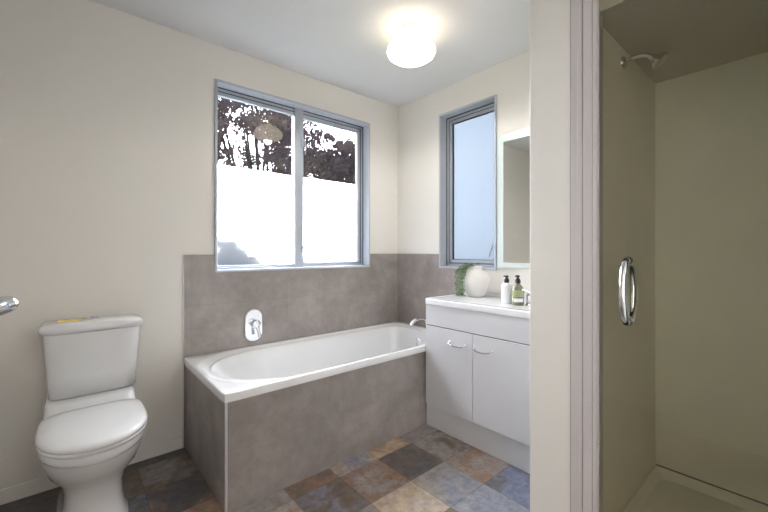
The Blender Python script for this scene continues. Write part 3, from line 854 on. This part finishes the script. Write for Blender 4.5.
# shower rose on the side lining
hx = 1.715
rose = thing('shower_rose', 'small chrome shower head on an arm behind the glass', 'shower head', (hx, NY0, 1.903))
bm = NB(); lathe(bm, [(0, 0), (.026, 0), (.024, .006), (.012, .012), (0, .012)], n=24)
bm.transform(Matrix.Translation((hx, NY0, 1.903)) @ Matrix.Rotation(math.pi / 2, 4, 'X'))
obj('flange', bm, 'chrome', rose, smooth=True)
bm = NB(); tube(bm, spline([(hx, NY0 - .006, 1.903), (hx, NY0 - .04, 1.911), (hx, NY0 - .075, 1.906), (hx, NY0 - .098, 1.890)], 6), .0085, 12)
obj('arm', bm, 'chrome', rose, smooth=True)
bm = NB(); lathe(bm, [(0, 0), (.012, 0), (.013, .014), (.018, .020), (.031, .034), (.033, .044), (.030, .047), (0, .047)], n=28)
dd = Vector((0.15, -.72, -.68)).normalized()
bm.transform(Matrix.Translation((hx, NY0 - .094, 1.893)) @ Vector((0, 0, 1)).rotation_difference(dd).to_matrix().to_4x4())
obj('spray_head', bm, 'chrome', rose, smooth=True)

# ------------------------------------------------------------------ entrance door, open, just left of the view
door = thing('door_1', 'white entrance door standing open at the left', 'door', (-.105, YF + .02, 0))
door['kind'] = 'structure'
LX = -.112
bm = NB(); box(bm, LX - .036, LX, YF + .01, .615, .008, 1.99, .002, 1)
obj('door_leaf', bm, 'door', door)
bm = NB()
hz, hyy = 1.079, .550
lathe_t = bmesh.new(); lathe(lathe_t, [(0, 0), (.025, 0), (.025, .005), (.011, .010), (.0085, .03), (0, .03)], n=24)
merge(bm, lathe_t, Matrix.Translation((LX, hyy, hz)) @ Matrix.Rotation(math.pi / 2, 4, 'Y'))
tube(bm, spline([(LX + .018, hyy, hz - .001), (LX + .045, hyy, hz), (LX + .064, hyy - .006, hz + .0015), (LX + .060, hyy - .022, hz), (LX + .044, hyy - .050, hz - .003), (LX + .028, hyy - .100, hz - .004)], 6), [.0075] * 4 + [.0085] * 20 + [.0075] * 7, 16)
obj('door_handle', bm, 'chrome', door, smooth=True)

# ------------------------------------------------------------------ outside
struct('ground_outside', box(NB(), -12, 26, YB + WT, 34, -.9, -.6), 'lawn', 'lawn outside the window', 'ground')

def blob_tree(label, base, height, crowns, nleaf, ls, seed, group='trees outside the window', m='crown', name='tree', cat='tree', k=1.0):
    rt = random.Random(seed)
    root = thing(name, label, cat, base, group)
    bx_, by0, bz = base
    bm = NB()
    tops = [Vector(c[:3]) for c in crowns]
    U = lambda a, b: rt.uniform(a, b) * k
    fork = Vector((bx_, by0, bz + height * .35))
    tube(bm, spline([(bx_, by0, bz), (bx_ + .1 * k, by0, bz + height * .18), tuple(fork)], 4), [q_ * k for q_ in [.2, .19, .18, .17, .16, .15, .15, .14, .14]], 10)
    for t in tops:
        for _ in range(2):
            e2 = t + Vector((U(-.6, .6), U(-.5, .5), U(-.1, .7)))
            mid = (fork + e2) / 2 + Vector((U(-.3, .3), U(-.3, .3), U(-.1, .3)))
            pp = spline([tuple(fork), tuple(mid), tuple(e2)], 5)
            tube(bm, pp, [(.07 * (1 - i / len(pp)) + .012) * k for i in range(len(pp))], 7)
            for _ in range(5):
                q = pp[rt.randrange(3, len(pp))]
                tube(bm, [q, q + Vector((U(-.7, .7), U(-.5, .5), U(-.2, .7)))], [.02 * k, .006 * k], 5)
    obj('trunk', bm, 'bark', root)
    verts, faces = [], []
    tot = sum(c[3] ** 2 for c in crowns)
    for cx_, cyy, cz_, cr in crowns:
        ncl = max(12, int(cr * cr * 36 / k ** 2))
        per = int(nleaf * cr * cr / tot / ncl)
        for _ in range(ncl):
            d = Vector((rt.gauss(0, 1), rt.gauss(0, 1), rt.gauss(0, .85))).normalized() * cr * rt.uniform(.35, 1) ** .5
            cc = Vector((cx_, cyy, cz_)) + d
            cs = U(.11, .24)
            for _ in range(per):
                p = cc + Vector((rt.gauss(0, cs), rt.gauss(0, cs), rt.gauss(0, cs * .7)))
                a = Vector((rt.uniform(-1, 1), rt.uniform(-1, 1), rt.uniform(-1, 1))).normalized()
                b = a.cross(Vector((rt.uniform(-1, 1), rt.uniform(-1, 1), rt.uniform(-1, 1)))).normalized()
                s = ls * rt.uniform(.6, 1.3)
                i = len(verts)
                verts += [p - a * s, p + b * s * .45, p + a * s, p - b * s * .45]
                faces.append((i, i + 1, i + 2, i + 3))
    me = bpy.data.meshes.new('foliage')
    me.from_pydata([v - Vector(base) for v in verts], [], faces)
    me.materials.append(M[m])
    o = bpy.data.objects.new('foliage', me); COL.objects.link(o); o.parent = root
    BASE[o.name] = Vector(base)
    return root
G = -.6
blob_tree('dark tree filling the left pane of the large window', (4.6, 11.2, G), 6,
          [(3.9, 11.2, 5.0, .85), (5.0, 11.6, 5.6, .9), (5.5, 11.0, 4.4, .85), (4.5, 11.0, 3.6, .8), (4.5, 11.3, 6.5, .8), (5.9, 11.5, 5.4, .7), (3.4, 11.4, 6.3, .6)], 34000, .048, 1)
blob_tree('sparse tree at the left edge of the large window', (3.3, 12.5, G), 6,
          [(3.2, 12.5, 4.0, .6), (3.9, 12.7, 4.5, .5), (3.4, 12.4, 5.6, .6), (4.3, 12.8, 3.3, .5), (4.2, 12.8, 7.0, .6)], 12000, .045, 2)
blob_tree('round dark tree filling the right pane of the large window', (7.6, 11.2, G), 6,
          [(7.0, 11.2, 4.6, .95), (7.9, 11.4, 4.4, .85), (7.5, 11.2, 3.6, .9), (8.6, 11.4, 4.0, .7), (6.5, 11.3, 3.6, .6)], 36000, .05, 3)
blob_tree('tall thin tree between the two window panes', (6.3, 13.0, G), 6,
          [(6.3, 13.0, 5.0, .6), (6.5, 13.1, 6.4, .6), (6.2, 13.0, 3.8, .6)], 14000, .048, 4)
blob_tree('far tree at the right edge of the large window', (9.9, 12.6, G), 6,
          [(9.6, 12.6, 4.2, .8), (9.3, 12.6, 5.3, .5), (10.2, 12.6, 5.1, .6), (10.5, 12.5, 3.6, .8)], 11000, .048, 5)
blob_tree('shrub close outside the lower left corner of the large window', (.90, 2.76, G), 1.0,
          [(.80, 2.74, 1.08, .16), (.93, 2.75, 1.00, .15), (1.06, 2.75, .90, .15), (.76, 2.76, .86, .18), (.92, 2.76, .70, .2), (1.16, 2.76, .82, .13)], 16000, .020, 6, group=None, m='hedge', name='shrub', cat='shrub', k=.18)
blob_tree('small shrub outside below the middle of the large window', (1.52, 2.78, G), 1.0,
          [(1.46, 2.76, .96, .12), (1.58, 2.78, .88, .12), (1.38, 2.78, .80, .12)], 8000, .020, 8, group=None, m='hedge', name='shrub', cat='shrub', k=.16)
